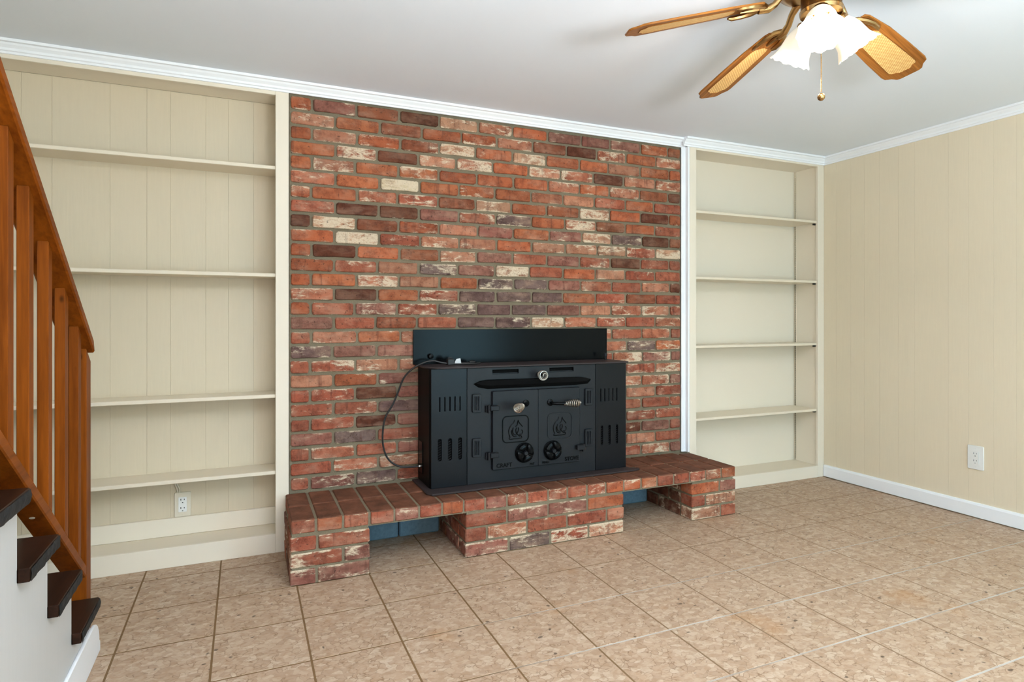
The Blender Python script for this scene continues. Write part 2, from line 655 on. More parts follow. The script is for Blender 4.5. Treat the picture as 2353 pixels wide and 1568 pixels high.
# right wall: grooved sheet panelling
wr = struct(box('wall_right', XR + 0.0016, XR + 0.12, YF, 0.3, -0.1, CEIL, M['wall_panel'], None, 0))
gr = [0.19, 0.02, -0.13, -0.235, -0.33, -0.432, -0.55, -0.648, -0.836, -0.940, -1.062, -1.165, -1.27, -1.41, -1.50]
while gr[-1] > YF + 0.2:
    gr.append(gr[-1] - rnd.choice((0.1, 0.1, 0.13, 0.2)))
gr.append(YF)
for a, b in zip(gr[:-1], gr[1:]):
    box('plank', XR, XR + 0.0015, b + 0.0004, a - 0.0004, 0.0, CEIL, M['wall_panel'], wr, 0.0007)
bb = struct(MB().prism([(0, 0.006), (-0.013, 0.006), (-0.013, 0.070), (-0.009, 0.080), (0, 0.082)],
                       lambda a, b, d: (XR + a, d, b), YF + 0.05, -0.040).build('baseboard_right', M['white']))

# crown moulding profile: (distance from the wall, height)
CR = [(0.0, 2.106), (0.008, 2.106), (0.009, 2.114), (0.015, 2.117), (0.016, 2.126), (0.026, 2.136), (0.030, 2.143), (0.040, 2.145), (0.042, CEIL), (0.0, CEIL)]
struct(MB().prism(CR, lambda a, b, d: (d, -0.002 - a, b), XL, 2.262).build('trim_1', M['white']))
struct(MB().prism(CR, lambda a, b, d: (d, -0.036 - a, b), 2.222, XR).build('trim_2', M['white']))
struct(MB().prism(CR, lambda a, b, d: (XR - a, d, b), YF + 0.05, -0.036).build('trim_3', M['white']))

# ------------------------------------------------------------------ chimney breast of salvaged bricks
ROWS = [
    ("0.000 0.100 0.304 0.512 0.716 0.928 1.123 1.332 1.543 1.735 1.945 2.138 2.236", "o5 m4 b2 d1 c5 w6 o3 m3 m2 m3 o5 b2"),
    ("0.000 0.205 0.416 0.626 0.835 1.032 1.241 1.449 1.645 1.842 2.052 2.236", "k4 o1 b3 o1 o6 w5 b2 d1 w6 o1 w6"),
    ("0.000 0.099 0.307 0.516 0.716 0.912 1.122 1.322 1.532 1.720 1.941 2.149 2.236", "o1 k6 o5 b5 c6 o2 c6 o1 o2 k3 o2 o1"),
    ("0.000 0.207 0.402 0.609 0.806 1.008 1.216 1.412 1.622 1.826 2.047 2.236", "o4 w6 d1 k5 w8 o1 k6 w7 d2 k4 w5"),
    ("0.000 0.099 0.297 0.508 0.713 0.920 1.128 1.335 1.532 1.729 1.937 2.142 2.236", "o2 k6 o2 o6 o1 o1 o2 w6 o5 w5 b2 d1"),
    ("0.000 0.207 0.415 0.613 0.821 1.021 1.231 1.427 1.629 1.837 2.038 2.236", "w5 o1 c9 o1 o3 o1 w5 k2 r3 o2 r2"),
    ("0.000 0.095 0.307 0.502 0.710 0.912 1.116 1.325 1.529 1.730 1.943 2.149 2.236", "o5 o1 w6 r6 b3 c6 o2 b3 c8 o0 d1 o2"),
    ("0.000 0.205 0.411 0.611 0.819 1.026 1.234 1.439 1.638 1.837 2.045 2.236", "r4 d2 d1 m2 w5 p5 o1 w8 b4 o3 r3"),
    ("0.000 0.095 0.300 0.506 0.713 0.923 1.125 1.343 1.548 1.742 1.952 2.149 2.236", "d1 c6 b2 o5 k2 m3 o3 m4 c6 p5 d2 b2"),
    ("0.000 0.200 0.411 0.616 0.822 1.031 1.236 1.441 1.646 1.842 2.049 2.236", "o2 c7 r5 w6 k3 o1 k4 k6 c5 r6 c7"),
    ("0.000 0.098 0.304 0.512 0.716 0.917 1.122 1.328 1.533 1.736 1.943 2.149 2.236", "o4 d0 o1 b2 k6 m2 r4 m2 r5 d1 r4 r3"),
    ("0.000 0.200 0.404 0.610 0.814 1.021 1.221 1.428 1.636 1.837 2.047 2.236", "o2 r5 k4 p6 m2 c8 r1 o1 k4 r3 r2"),
    ("0.000 0.094 0.304 0.509 0.718 0.923 1.129 1.334 1.538 1.743 1.949 2.154 2.236", "o2 o3 w8 k3 o1 p7 p4 m1 w5 r1 k4 d3"),
    ("0.000 0.199 0.404 0.611 0.821 1.026 1.234 1.426 1.638 1.839 2.052 2.236", "w6 d1 o1 r5 p2 p3 p3 o2 r4 b3 r1"),
    ("0.000 0.093 0.295 0.500 0.708 0.917 1.115 1.325 1.535 1.740 1.949 2.153 2.236", "o2 r3 m5 r5 p6 p1 p3 m2 k3 w5 w6 r4"),
    ("0.000 0.198 0.394 0.600 0.810 1.021 1.231 1.436 1.643 1.840 2.048 2.236", "m3 r4 b2 r2 p1 p4 c8 w6 r5 r1 w6"),
    ("0.000 0.095 0.306 0.518 0.640 | 1.660 1.744 1.953 2.160 2.236", "r2 k5 o3 k4 | w5 r3 w5 r2"),
    ("0.000 0.191 0.399 0.640 | 1.660 1.848 2.050 2.236", "p3 m3 m3 | w6 p6 o4"),
    ("0.000 0.091 0.298 0.509 0.640 | 1.660 1.751 1.956 2.164 2.236", "r4 r6 k6 k4 | r2 w6 m6 m3"),
    ("0.000 0.196 0.405 0.640 | 1.660 1.839 2.048 2.236", "k3 o2 m2 | r3 r4 w6"),
    ("0.000 0.091 0.298 0.502 0.640 | 1.744 1.949 2.153 2.236", "r4 r5 d3 m2 | w6 w6 m4"),
    ("0.000 0.196 0.405 0.640 | 1.660 1.841 2.049 2.236", "r5 r4 p3 | r3 k3 r4"),
    ("0.000 0.091 0.296 0.498 0.640 | 1.744 1.949 2.153 2.236", "r4 r5 d4 m3 | w6 r3 r3"),
    ("0.000 0.196 0.401 0.640 | 1.660 1.841 2.049 2.236", "m4 p3 r3 | r3 r5 r3"),
    ("0.000 0.091 0.298 0.500 0.640 | 1.742 1.947 2.153 2.236", "r2 w6 r4 m4 | d5 m4 r2"),
    ("0.000 0.192 0.408 0.640 | 1.660 1.841 2.049 2.236", "r2 w7 k4 | r3 k5 r2"),
    ("0.000 0.087 0.298 0.498 0.640 | 1.742 1.947 2.153 2.236", "r4 m5 p4 r2 | r6 w6 m3"),
]

BC = {  # fired clay colours (sRGB)
    'o': (172, 97, 64), 'r': (160, 90, 67), 'd': (104, 60, 42), 'b': (136, 79, 54), 'c': (178, 130, 102),
    'w': (174, 108, 81), 'm': (142, 92, 78), 'p': (109, 86, 80), 'k': (178, 119, 92)}
LIME = {'c': 0.12, 'd': -0.08, 'o': 0.0}


def brick_outline(w, h, r, j):
    o = []
    hw, hh = w / 2, h / 2
    for sx, sy in ((1, 1), (-1, 1), (-1, -1), (1, -1)):
        a = (sx * hw, sy * (hh - r * rnd.uniform(0.6, 1.5)))
        b = (sx * (hw - r * rnd.uniform(0.6, 1.6)), sy * hh)
        o += [a, b] if sx * sy > 0 else [b, a]
    q = []
    for i, p in enumerate(o):
        q.append(p)
        nx = o[(i + 1) % len(o)]
        if abs(nx[0] - p[0]) > w * 0.6:
            q.append(((p[0] + nx[0]) / 2 + rnd.uniform(-0.2, 0.2) * w, p[1] + rnd.uniform(-1, 0.3) * j * (1 if p[1] > 0 else -1)))
    return [(x + rnd.uniform(-j, j) * 0.5, y + rnd.uniform(-j, j) * 0.5) for x, y in q]


def brick_mesh(w, h, depth, r=0.007, j=0.0022, chamfer=0.0035):
    """front face towards -Y at y=0, body runs to y=depth"""
    ol = brick_outline(w, h, r, j)
    n = len(ol)
    ins = lambda p, d: (p[0] - math.copysign(min(d, abs(p[0])), p[0]), p[1] - math.copysign(min(d, abs(p[1])), p[1]))
    vs = [(ins(p, chamfer)[0], rnd.uniform(-0.0008, 0.0008), ins(p, chamfer)[1]) for p in ol]
    vs += [(p[0], chamfer, p[1]) for p in ol] + [(p[0], depth, p[1]) for p in ol]
    fs = [tuple(range(n))]
    for a in (0, n):
        fs += [(a + i, a + (i + 1) % n, a + n + (i + 1) % n, a + n + i) for i in range(n)]
    fs.append(tuple(range(3 * n - 1, 2 * n - 1, -1)))
    mb = MB().add(vs, fs)
    o = mb.build('brick', M['brick'], None, 0, origin=(0, 0, 0))
    me = o.data
    bpy.data.objects.remove(o)
    return me


FULL = [brick_mesh(0.193, 0.0550, 0.03) for _ in range(14)]
HALF = [brick_mesh(0.087, 0.0550, 0.03) for _ in range(7)]


def paint_brick(o, cls, amount, cool=0.0):
    r, g, b = BC[cls]
    k = rnd.uniform(0.9, 1.08)
    h = rnd.uniform(-6, 6)
    r, g, b = (r + h * 0.4) * k, (g + h) * k, (b + h * 0.8) * k
    c = lin(min(r, 250), min(g, 250), min(b, 250))
    s = 0.96
    if cls == 'c' and amount > 8:
        c = lin(206, 186, 154)
    o.color = (c[0] * s, c[1] * s, c[2] * s, max(0.0, min(1.0, amount / 9.0 + LIME.get(cls, 0.0))))


chim = struct(box('wall_chimney', 0.0, 2.236, 0.0085, 0.196, 0.0, CEIL, M['mortar'], None, 0))
PITCH = (2.102 - ZH - 0.004) / 27
zt = 2.102
for k, (js, cs) in enumerate(ROWS):
    zc = zt - (k + 0.5) * PITCH
    for jseg, cseg in zip(js.split('|'), cs.split('|')):
        xsj = [float(v) for v in jseg.split()]
        for a, b, c in zip(xsj[:-1], xsj[1:], cseg.split()):
            w = b - a - 0.0125
            if w < 0.03:
                continue
            full = w > 0.14
            o = bpy.data.objects.new('brick', rnd.choice(FULL if full else HALF))
            link(o, chim, ((a + b) / 2 + rnd.uniform(-0.001, 0.001), rnd.uniform(-0.004, 0.001), zc + rnd.uniform(-0.0015, 0.0015)))
            o.scale = (w / (0.193 if full else 0.087), 1, rnd.uniform(0.96, 1.03) * PITCH / 0.0677)
            o.rotation_euler = (0, rnd.uniform(-0.006, 0.006) + (0 if rnd.random() < 0.5 else 0.0), 0)
            if rnd.random() < 0.5:
                o.rotation_euler.y += math.pi
            paint_brick(o, c[0], float(c[1:]))

# ------------------------------------------------------------------ raised hearth
hearth = thing('hearth', 'raised red brick hearth on three piers below the black stove', 'hearth', (1.13, -0.2, 0))
CH = ZH / 4
HY = -0.412
HEAD = [-0.023, 0.076, 0.182, 0.290, 0.394, 0.503, 0.606, 0.705, 0.808, 0.914, 1.018, 1.126, 1.231, 1.338, 1.445, 1.551, 1.655,
        1.752, 1.859, 1.963, 2.068, 2.175, 2.274]
PIERS = [(-0.023, 0.290), (0.713, 1.549), (1.976, 2.274)]
box('slab', -0.017, 2.258, HY + 0.006, -0.004, ZH - CH + 0.004, ZH - 0.005, M['mortar'], hearth, 0)
for a, b in PIERS:
    box('pier_core', a + 0.006, min(b - 0.006, 2.258), HY + 0.007, -0.004, 0.0, ZH - CH + 0.006, M['mortar'], hearth, 0)


def solid_brick(x0, x1, y0, y1, z0, z1, cls, amt, par, name='brick', top=False):
    mb = MB().box(x0, x1, y0, y1, z0, z1)
    c = mb.v
    for p in c:
        p.x += rnd.uniform(-0.0012, 0.0012)
        p.y += rnd.uniform(-0.0015, 0.0015)
        p.z += rnd.uniform(-0.0008, 0.0008)
    o = mb.build(name, M['brick'], par, 0.004)
    paint_brick(o, cls, amt)
    if top:      # walked-on, ash-stained upper face
        o.data.materials.append(M['sooty_brick'])
        for f in o.data.polygons:
            if f.normal.z > 0.6:
                f.material_index = 1
    return o


for a, b in zip(HEAD[:-1], HEAD[1:]):
    g = 0.0048
    z0, z1 = ZH - CH + 0.010, ZH
    solid_brick(a + g, b - g, HY + rnd.uniform(-0.003, 0.002), -0.212, z0, z1 + rnd.uniform(-0.001, 0.001), rnd.choice('rrroorrm'), rnd.choice((2, 3, 4, 5, 6)), hearth, top=True)
    solid_brick(a + g + rnd.uniform(0, 0.003), b - g, -0.203, -0.006 if b < 2.2 else -0.042, z0, z1 + rnd.uniform(-0.001, 0.001), rnd.choice('brbbr'), rnd.choice((0, 1, 1, 2)), hearth, top=True)
g = 0.005
PCOURSE = {0: [(-0.023, 0.080, 0.290), (-0.023, 0.183, 0.290), (-0.023, 0.078, 0.290)],
           1: [(0.713, 0.915, 1.126, 1.340, 1.549), (0.713, 0.816, 1.016, 1.228, 1.450, 1.549), (0.713, 0.924, 1.138, 1.347, 1.549)],
           2: [(1.976, 2.164, 2.274), (1.976, 2.069, 2.274), (1.976, 2.171, 2.274)]}
PCLS = {0: ['r4 r4', 'r5 m5', 'm4 m5'], 1: ['r3 m4 m4 o1', 'r2 w8 r4 r4 w6', 'm5 p5 r6 k7'], 2: ['o2 m3', 'r3 k5', 'k6 r3']}
for pi, (xa, xb) in enumerate(PIERS):
    for c in range(3):
        z1 = ZH - CH - c * CH
        z0 = z1 - CH
        z0, z1 = z0 + (0.001 if c == 2 else 0.005), z1 - 0.005
        jn = PCOURSE[pi][c]
        for a, b, q in zip(jn[:-1], jn[1:], PCLS[pi][c].split()):
            aa = a if a == xa else a + g
            bb_ = b if b == xb else b - g
            solid_brick(aa, bb_, HY + rnd.uniform(-0.002, 0.003), HY + 0.095, z0, z1, q[0], float(q[1:]), hearth)
        # bricks returning along the two sides of the pier
        for sx0, sx1 in ((xa, xa + 0.092), (xb - 0.092, xb)):
            cut = [HY + 0.104, -0.205, -0.006] if c % 2 else [HY + 0.104, -0.11, -0.006]
            if sx1 > 2.2:
                cut[-1] = -0.040
            for ya, yb in zip(cut[:-1], cut[1:]):
                solid_brick(sx0, sx1, ya, yb - 0.010, z0, z1, rnd.choice('bdbrm'), rnd.choice((1, 2, 3, 5)), hearth)
# blue-grey block footing seen at the back of the two openings
for a, b in ((0.296, 0.708), (1.555, 1.971)):
    n = 2
    for i in range(n):
        xa_, xb_ = a + (b - a) * i / n, a + (b - a) * (i + 1) / n
        MB().box(xa_ + 0.003, xb_ - 0.003, -0.03, -0.001, 0.0, 0.096).build('block', M['block'], hearth, 0.006)
        MB().box(xa_ + 0.003, xb_ - 0.003, -0.028, -0.001, 0.103, 0.19).build('block', M['block'], hearth, 0.006)

# ------------------------------------------------------------------ built-in bookcases
bl = thing('bookcase', 'wide cream built-in bookcase with grooved back panel behind the staircase railing', 'bookcase', (-0.85, 0.0, 0.0))
C, CS = M['cream'], M['cream_shelf']
YB = 0.170
box('stile', -0.060, -0.003, -0.002, 0.020, 0.0, 2.112, C, bl)
box('top_rail', XL, -0.060, -0.002, 0.018, 2.090, 2.112, C, bl)
box('top_panel', XL, -0.040, 0.018, YB, 2.100, 2.118, C, bl)
box('side_panel', -0.040, -0.003, 0.020, YB + 0.01, 0.0, 2.112, C, bl)
box('toe_board', XL, -0.060, -0.002, 0.016, 0.0, 0.086, C, bl)
box('bottom_shelf', XL, -0.040, 0.016, YB, 0.066, 0.085, CS, bl)
for z in (1.768, 1.276, 0.722, 0.372):
    box('shelf', XL, -0.041, 0.008, YB, z - 0.0165, z, CS, bl, 0.002)
pg = [-0.043, -0.150, -0.259, -0.354, -0.497, -0.590, -0.730, -0.939, -1.045, -1.20, -1.29, -1.43, -1.57, XL]
for a, b in zip(pg[:-1], pg[1:]):
    box('plank', b + 0.0004, a - 0.0004, YB, YB + 0.0015, 0.066, 2.10, M['cream_panel'], bl, 0.0007)
box('back_panel', XL, -0.043, YB + 0.0016, YB + 0.012, 0.066, 2.10, M['cream_panel'], bl, 0)
box('base_panel', XL, -0.043, YB - 0.014, YB - 0.0005, 0.0855, 0.166, C, bl, 0.002)

br = thing('bookcase', 'narrow cream built-in bookcase with four adjustable shelves in the right corner', 'bookcase', (2.84, -0.02, 0.0))
YR = -0.036
box('stile', 2.272, 2.322, YR, YR + 0.02, 0.0, 2.108, C, br)
box('stile', 3.352, XR - 0.001, YR, YR + 0.02, 0.0, 2.108, C, br)
box('top_rail', 2.322, 3.352, YR, YR + 0.02, 2.094, 2.108, C, br)
box('top_panel', 2.29, 3.40, YR + 0.02, YB, 2.100, 2.112, C, br)
box('side_panel', 2.272, 2.296, YR + 0.02, YB, 0.0, 2.1, C, br)
box('side_panel', 3.362, XR - 0.001, YR + 0.02, YB, 0.0, 2.1, C, br)
box('back_panel', 2.26, XR, YB, YB + 0.012, 0.0, 2.112, C, br, 0)
box('toe_board', 2.322, 3.352, YR, YR + 0.018, 0.0, 0.078, C, br)
box('bottom_shelf', 2.296, 3.362, YR + 0.018, YB, 0.058, 0.0775, CS, br)
for z in (1.729, 1.325, 0.905, 0.461):
    s = box('shelf', 2.300, 3.346, YR + 0.004, YB - 0.004, z - 0.0155, z, CS, br, 0.0015)
    for x in (2.300, 3.340):
        box('shelf_clip', x, x + 0.020, YR + 0.02, YR + 0.034, z - 0.026, z - 0.0160, M['rubber'], s, 0)
for x in (2.2965, 3.3585):
    holes = [rrect(-0.0020, 0.0020, z - 0.0028, z + 0.0028, 0.001, 1) for z in [0.09 + 0.0127 * i for i in range(157)]]
    sp = plate('shelf_standard', [[(-0.008, 0.08), (0.008, 0.08), (0.008, 2.098), (-0.008, 2.098)]] + holes, 0.0025, M['cream_shelf'], br,
               (x + (0.0023 if x < 3 else 0.0023), YB - 0.012, 0), FACE_X)
    box('slot_channel', x + (0.0 if x < 3 else 0.003), x + (0.0008 if x < 3 else 0.0035), YB - 0.0155, YB - 0.0085, 0.085, 2.09, M['slot'], sp, 0)
# white filler strip and return between the bricks and this bookcase
struct(MB().prism([(2.234, 0.0), (2.234, -0.006), (2.246, -0.012), (2.250, -0.010), (2.258, -0.014), (2.260, -0.034), (2.272, -0.034), (2.272, 0.0)],
                  lambda a, b, d: (a, b, d), ZH + 0.002, 2.108).build('trim_4', M['white']))


# ------------------------------------------------------------------ outlets
def outlet(label, loc, rot, mat, w=0.070, h=0.117):
    t = thing('wall_outlet', label, 'outlet', loc)
    t.rotation_euler = rot
    def part(name, me_o, par=t):
        me_o.name = name
        return me_o
    def pl(name, sps, d, m, y, bev=0.0):
        me = curve_mesh(sps, d, bev)
        me.materials.clear()
        me.materials.append(m)
        o = bpy.data.objects.new(name, me)
        col.objects.link(o)
        o.parent = t
        o.location = (0, y, 0)
        o.rotation_euler = FACE_CAM
        return o
    pl('face_plate', [rrect(-w / 2, w / 2, -h / 2, h / 2, 0.004)], 0.006, mat, -0.003, 0.0018)
    holes = []
    for zc in (0.019, -0.019):
        holes += [rrect(-0.0085, -0.0055, zc - 0.001, zc + 0.008, 0.0008, 1), rrect(0.0050, 0.0080, zc, zc + 0.007, 0.0008, 1),
                  rrect(-0.0026, 0.0026, zc - 0.013, zc - 0.0078, 0.0022, 3)]
    r = pl('receptacle', [rrect(-0.0167, 0.0167, -0.0335, 0.0335, 0.002)] + holes, 0.002, M['plastic'], -0.0078)
    b = pl('contact', [rrect(-0.012, 0.012, -0.034 + 0.004, 0.03, 0.001)], 0.0006, M['pit'], -0.00655)
    for zc in (0.048, -0.048):
        s = bpy.data.objects.new('screw', None)
        bpy.data.objects.remove(s)
        sc_ = MB().lathe([(0.0, 0.0012), (0.0022, 0.001), (0.0028, 0.0)], (0, -0.0056, zc), (0, -1, 0), 8).build('screw', mat, None, 0, origin=(0, 0, 0))
        sc_.parent = t
    return t


outlet('white duplex outlet on the tan panelled wall above the white baseboard', (XR - 0.0005, -0.977, 0.323), (0, 0, -math.pi / 2), M['plastic'], 0.076, 0.124)
outlet('cream painted outlet on the bookcase back panel under the lowest long shelf', (-0.448, YB - 0.0005, 0.222), (0, 0, 0), M['almond'], 0.064, 0.108)
wire = MB().tube([(-0.468, YB - 0.004, 0.2765), (-0.470, YB - 0.008, 0.296), (-0.478, YB - 0.009, 0.318), (-0.486, YB - 0.006, 0.3545)], 0.0032, 8)
wire.tube([(-0.461, YB - 0.004, 0.2765), (-0.460, YB - 0.008, 0.294), (-0.470, YB - 0.009, 0.316), (-0.478, YB - 0.006, 0.3545)], 0.0032, 8)
tag(wire.build('lamp_wire', M['almond'], None, 0, True), 'short cream twin wire rising from the painted outlet to the shelf', 'wire')

# ------------------------------------------------------------------ stove insert
YS, SX0, SX1, SZ0, SZ1 = -0.225, 0.603, 1.690, 0.272, 0.832
stove = thing('wood_stove', 'black cast iron fireplace insert stove with twin doors standing on the hearth', 'stove', (1.147, -0.12, ZH))
BK, SP, CA, PIT = M['black'], M['stove_panel'], M['cast'], M['pit']


def outline(off=0.0, r=0.03, yf=YS):
    pts = [(SX1 + off, -0.008), (SX0 - off, -0.008)]
    for k in range(6):
        a = math.radians(180 + 90 * k / 5)
        pts.append((SX0 - off + r + r * math.cos(a), yf - off + r + r * math.sin(a)))
    for k in range(6):
        a = math.radians(270 + 90 * k / 5)
        pts.append((SX1 + off - r + r * math.cos(a), yf - off + r + r * math.sin(a)))
    return pts


# shell set back behind the sheet-metal front so that slots read as real openings
MB().prism(outline(-0.002, 0.02, YS + 0.012), lambda a, b, d: (a, b, d), SZ0, SZ1 - 0.001).build('body', PIT, stove)
MB().prism([(SX0, -0.008), (SX0, YS + 0.02), (SX0 + 0.006, YS + 0.006), (SX0 + 0.012, YS + 0.006), (SX0 + 0.012, -0.008)], lambda a, b, d: (a, b, d), SZ0, SZ1).build('side_panel', M['black_side'], stove, 0.002)
MB().prism([(SX1, -0.008), (SX1, YS + 0.02), (SX1 - 0.006, YS + 0.006), (SX1 - 0.012, YS + 0.006), (SX1 - 0.012, -0.008)], lambda a, b, d: (a, b, d), SZ0, SZ1).build('side_panel', M['black_side'], stove, 0.002)
box('side_access_cover', SX0 - 0.004, SX0, -0.10, -0.035, 0.315, 0.47, BK, stove)
# curved top plate
tp = [(SX1 + 0.012, -0.006), (SX1 + 0.012, YS - 0.002), (SX1 + 0.004, YS - 0.012), (0.80, YS - 0.012)]
for k in range(9):
    a = math.radians(270 - 90 * k / 8)
    tp.append((SX0 + 0.10 + 0.115 * math.cos(a), -0.14 + (YS * -1 - 0.14 + 0.012) * math.sin(a)))
tp.append((SX0 - 0.015, -0.006))
MB().prism(tp, lambda a, b, d: (a, b, d), SZ1, SZ1 + 0.008).build('top_plate', M['lip'], stove, 0.0015)
# back plate against the bricks
box('back_plate', 0.577, 1.702, -0.014, -0.007, SZ1 + 0.008, 1.014, BK, stove, 0.0015)
MB().lathe([(0.0, 0.022), (0.012, 0.02), (0.014, 0.008), (0.008, 0.0)], (0.665, -0.014, 0.880), (0, -1, 0), 12).build('back_knob', BK, stove, 0, True)
MB().lathe([(0.0, 0.001), (0.004, 0.0), (0.004, 0.02), (0.011, 0.021), (0.011, 0.036), (0.0, 0.038)], (1.655, -0.07, SZ1 + 0.008), (0, 0, 1), 12).build('damper_bolt', M['cast'], stove, 0, True)
# ash lip lying on the bricks
lip = [(0.572, -0.012), (0.572, -0.275), (0.590, -0.305), (0.62, -0.308), (1.70, -0.290), (1.738, -0.278), (1.742, -0.262), (1.70, -0.24), (1.69, -0.012)]
MB().prism(lip, lambda a, b, d: (a, b, d), ZH + 0.0015, SZ0).build('ash_lip', M['lip'], stove, 0.0015)


def sx_panel(name, x0, x1, holes, mat, par=stove, y=YS, d=0.005):
    ol = [[(x0, SZ0 + 0.002), (x1, SZ0 + 0.002), (x1, SZ1 - 0.002), (x0, SZ1 - 0.002)]]
    return plate(name, ol + holes, d, mat, par, (0, y + d / 2, 0), FACE_CAM, 0.0008)


def slots(x0, x1, n, z0, z1, w, rounded):
    r = []
    for i in range(n):
        x = x0 + (x1 - x0) * i / (n - 1)
        r.append(rrect(x - w / 2, x + w / 2, z0, z1, w * 0.48 if rounded else w * 0.2, 3))
    return r


lp = sx_panel('left_front_panel', SX0 + 0.006, 0.783, slots(0.650, 0.750, 5, 0.631, 0.700, 0.0065, False) + slots(0.650, 0.750, 3, 0.398, 0.504, 0.0200, True), SP)
rp = sx_panel('right_front_panel', 1.499, SX1 - 0.004, slots(1.530, 1.630, 5, 0.632, 0.700, 0.0065, False) + slots(1.537, 1.630, 3, 0.401, 0.506, 0.0150, True), SP)
for pan, xa, xb in ((lp, 0.650, 0.750), (rp, 1.537, 1.630)):
    for i in range(3):
        x = xa + (xb - xa) * i / 2
        m = MB()
        for q in range(9):
            z = 0.404 + q * 0.0118
            m.tube([(x - 0.009, YS + 0.0075, z - 0.004), (x + 0.009, YS + 0.0075, z + 0.004)], 0.0011, 5)
        m.build('slot_screen', CA, pan)
cp = sx_panel('centre_front_panel', 0.787, 1.495, [rrect(0.915, 1.056, 0.797, 0.820, 0.002, 1), rrect(1.226, 1.367, 0.797, 0.820, 0.002, 1)], CA)
for a, b in ((0.915, 1.056), (1.226, 1.367)):
    m = MB()
    m.box(a, b, YS + 0.008, YS + 0.0115, 0.796, 0.802)
    m.build('air_slot_sill', CA, cp)
# tapered smoke deflector
dfl = [(0.817, 0.754), (0.848, 0.768), (0.885, 0.773), (1.395, 0.768), (1.440, 0.760), (1.467, 0.748), (1.450, 0.731), (1.380, 0.726), (0.890, 0.727), (0.842, 0.737)]
m = MB()
n = len(dfl)
inn = [(a + (1.14 - a) * 0.03, 0.753 + (b - 0.753) * 0.55) for a, b in dfl]
m.add([(a, YS - 0.001, b) for a, b in dfl] + [(a, YS - 0.016, b + 0.006) for a, b in inn],
      [tuple(range(n - 1, -1, -1)), tuple(range(n, 2 * n))] + [(i, (i + 1) % n, n + (i + 1) % n, n + i) for i in range(n)])
m.build('air_deflector', PIT, stove)


def coil(name, p0, p1, r0, r1, turns, wire_r, par, peak=0.75):
    p0, p1 = Vector(p0), Vector(p1)
    ax = (p1 - p0).normalized()
    u = ax.cross(Vector((0, 0, 1))).normalized()
    w = ax.cross(u)
    pts = []
    N = turns * 14
    for i in range(N + 1):
        t = i / N
        if t < peak:
            r = r0 + (r1 - r0) * math.sin(math.pi / 2 * t / peak)
        else:
            r = r1 + (r1 * 0.35 - r1) * ((t - peak) / (1 - peak)) ** 1.6
        a = 2 * math.pi * turns * t
        pts.append(p0 + (p1 - p0) * t + (u * math.cos(a) + w * math.sin(a)) * r)
    return MB().tube(pts, wire_r, 6).build(name, M['spring'], par, 0, True)


dk = MB().lathe([(0.011, 0.0), (0.011, 0.02), (0.006, 0.022), (0.006, 0.045)], (1.163, YS - 0.001, 0.790), (0, -1, 0), 12).build('damper_rod', CA, stove, 0, True)
coil('damper_coil', (1.163, YS - 0.018, 0.790), (1.157, YS - 0.085, 0.788), 0.010, 0.023, 6, 0.0026, dk)


def vent(x0, x1, z0, z1):
    v = plate('vent_grille', [rrect(x0, x1, z0, z1, 0.005)] + [rrect(x0 + 0.008 + i * 0.0095, x0 + 0.0135 + i * 0.0095, z0 + 0.009, z1 - 0.009, 0.001, 1) for i in range(3)],
              0.011, CA, stove, (0, YS - 0.0055, 0), FACE_CAM, 0.0015)
    box('vent_backing', x0 + 0.006, x1 - 0.006, YS - 0.0025, YS - 0.001, z0 + 0.007, z1 - 0.007, PIT, v, 0)


vent(0.811, 0.854, 0.619, 0.705)
vent(0.811, 0.854, 0.404, 0.492)
vent(1.431, 1.473, 0.619, 0.704)
vent(1.431, 1.473, 0.405, 0.493)


def strokes(par, x0, x1, z0, z1, y):
    S = [[(515, 610), (500, 655), (455, 700), (422, 760), (413, 810), (422, 870), (438, 908), (418, 938), (455, 946), (505, 944), (565, 946), (612, 940), (640, 934), (634, 905), (604, 892)],
         [(580, 615), (590, 655), (625, 700), (655, 742)], [(580, 615), (568, 655), (566, 690), (532, 735)],
         [(492, 742), (482, 790), (488, 840), (512, 872), (548, 880)],
         [(578, 745), (584, 790), (566, 835), (552, 858), (540, 820), (538, 780), (556, 748)],
         [(632, 795), (654, 812), (652, 850), (630, 872), (596, 868)],
         [(552, 858), (580, 882), (606, 908)], [(470, 782), (466, 830), (482, 882), (520, 904), (548, 902)]]
    m = MB()
    for s in S:
        pts = [(x0 + (x1 - x0) * (px - 305) / 460, y, z1 - (z1 - z0) * (py - 535) / 475) for px, py in s]
        fine = []
        for i in range(len(pts) - 1):
            for q in range(3):
                t = q / 3
                p_1, p_2 = Vector(pts[max(i - 1, 0)]), Vector(pts[i])
                p_3, p_4 = Vector(pts[i + 1]), Vector(pts[min(i + 2, len(pts) - 1)])
                fine.append(0.5 * ((2 * p_2) + (p_3 - p_1) * t + (2 * p_1 - 5 * p_2 + 4 * p_3 - p_4) * t * t + (3 * p_2 - p_1 - 3 * p_3 + p_4) * t ** 3))
        fine.append(Vector(pts[-1]))
        m.tube(fine, [0.0012] + [0.0024] * (len(fine) - 2) + [0.0012], 6)
    m.build('flame_emblem', BK, par, 0, True)


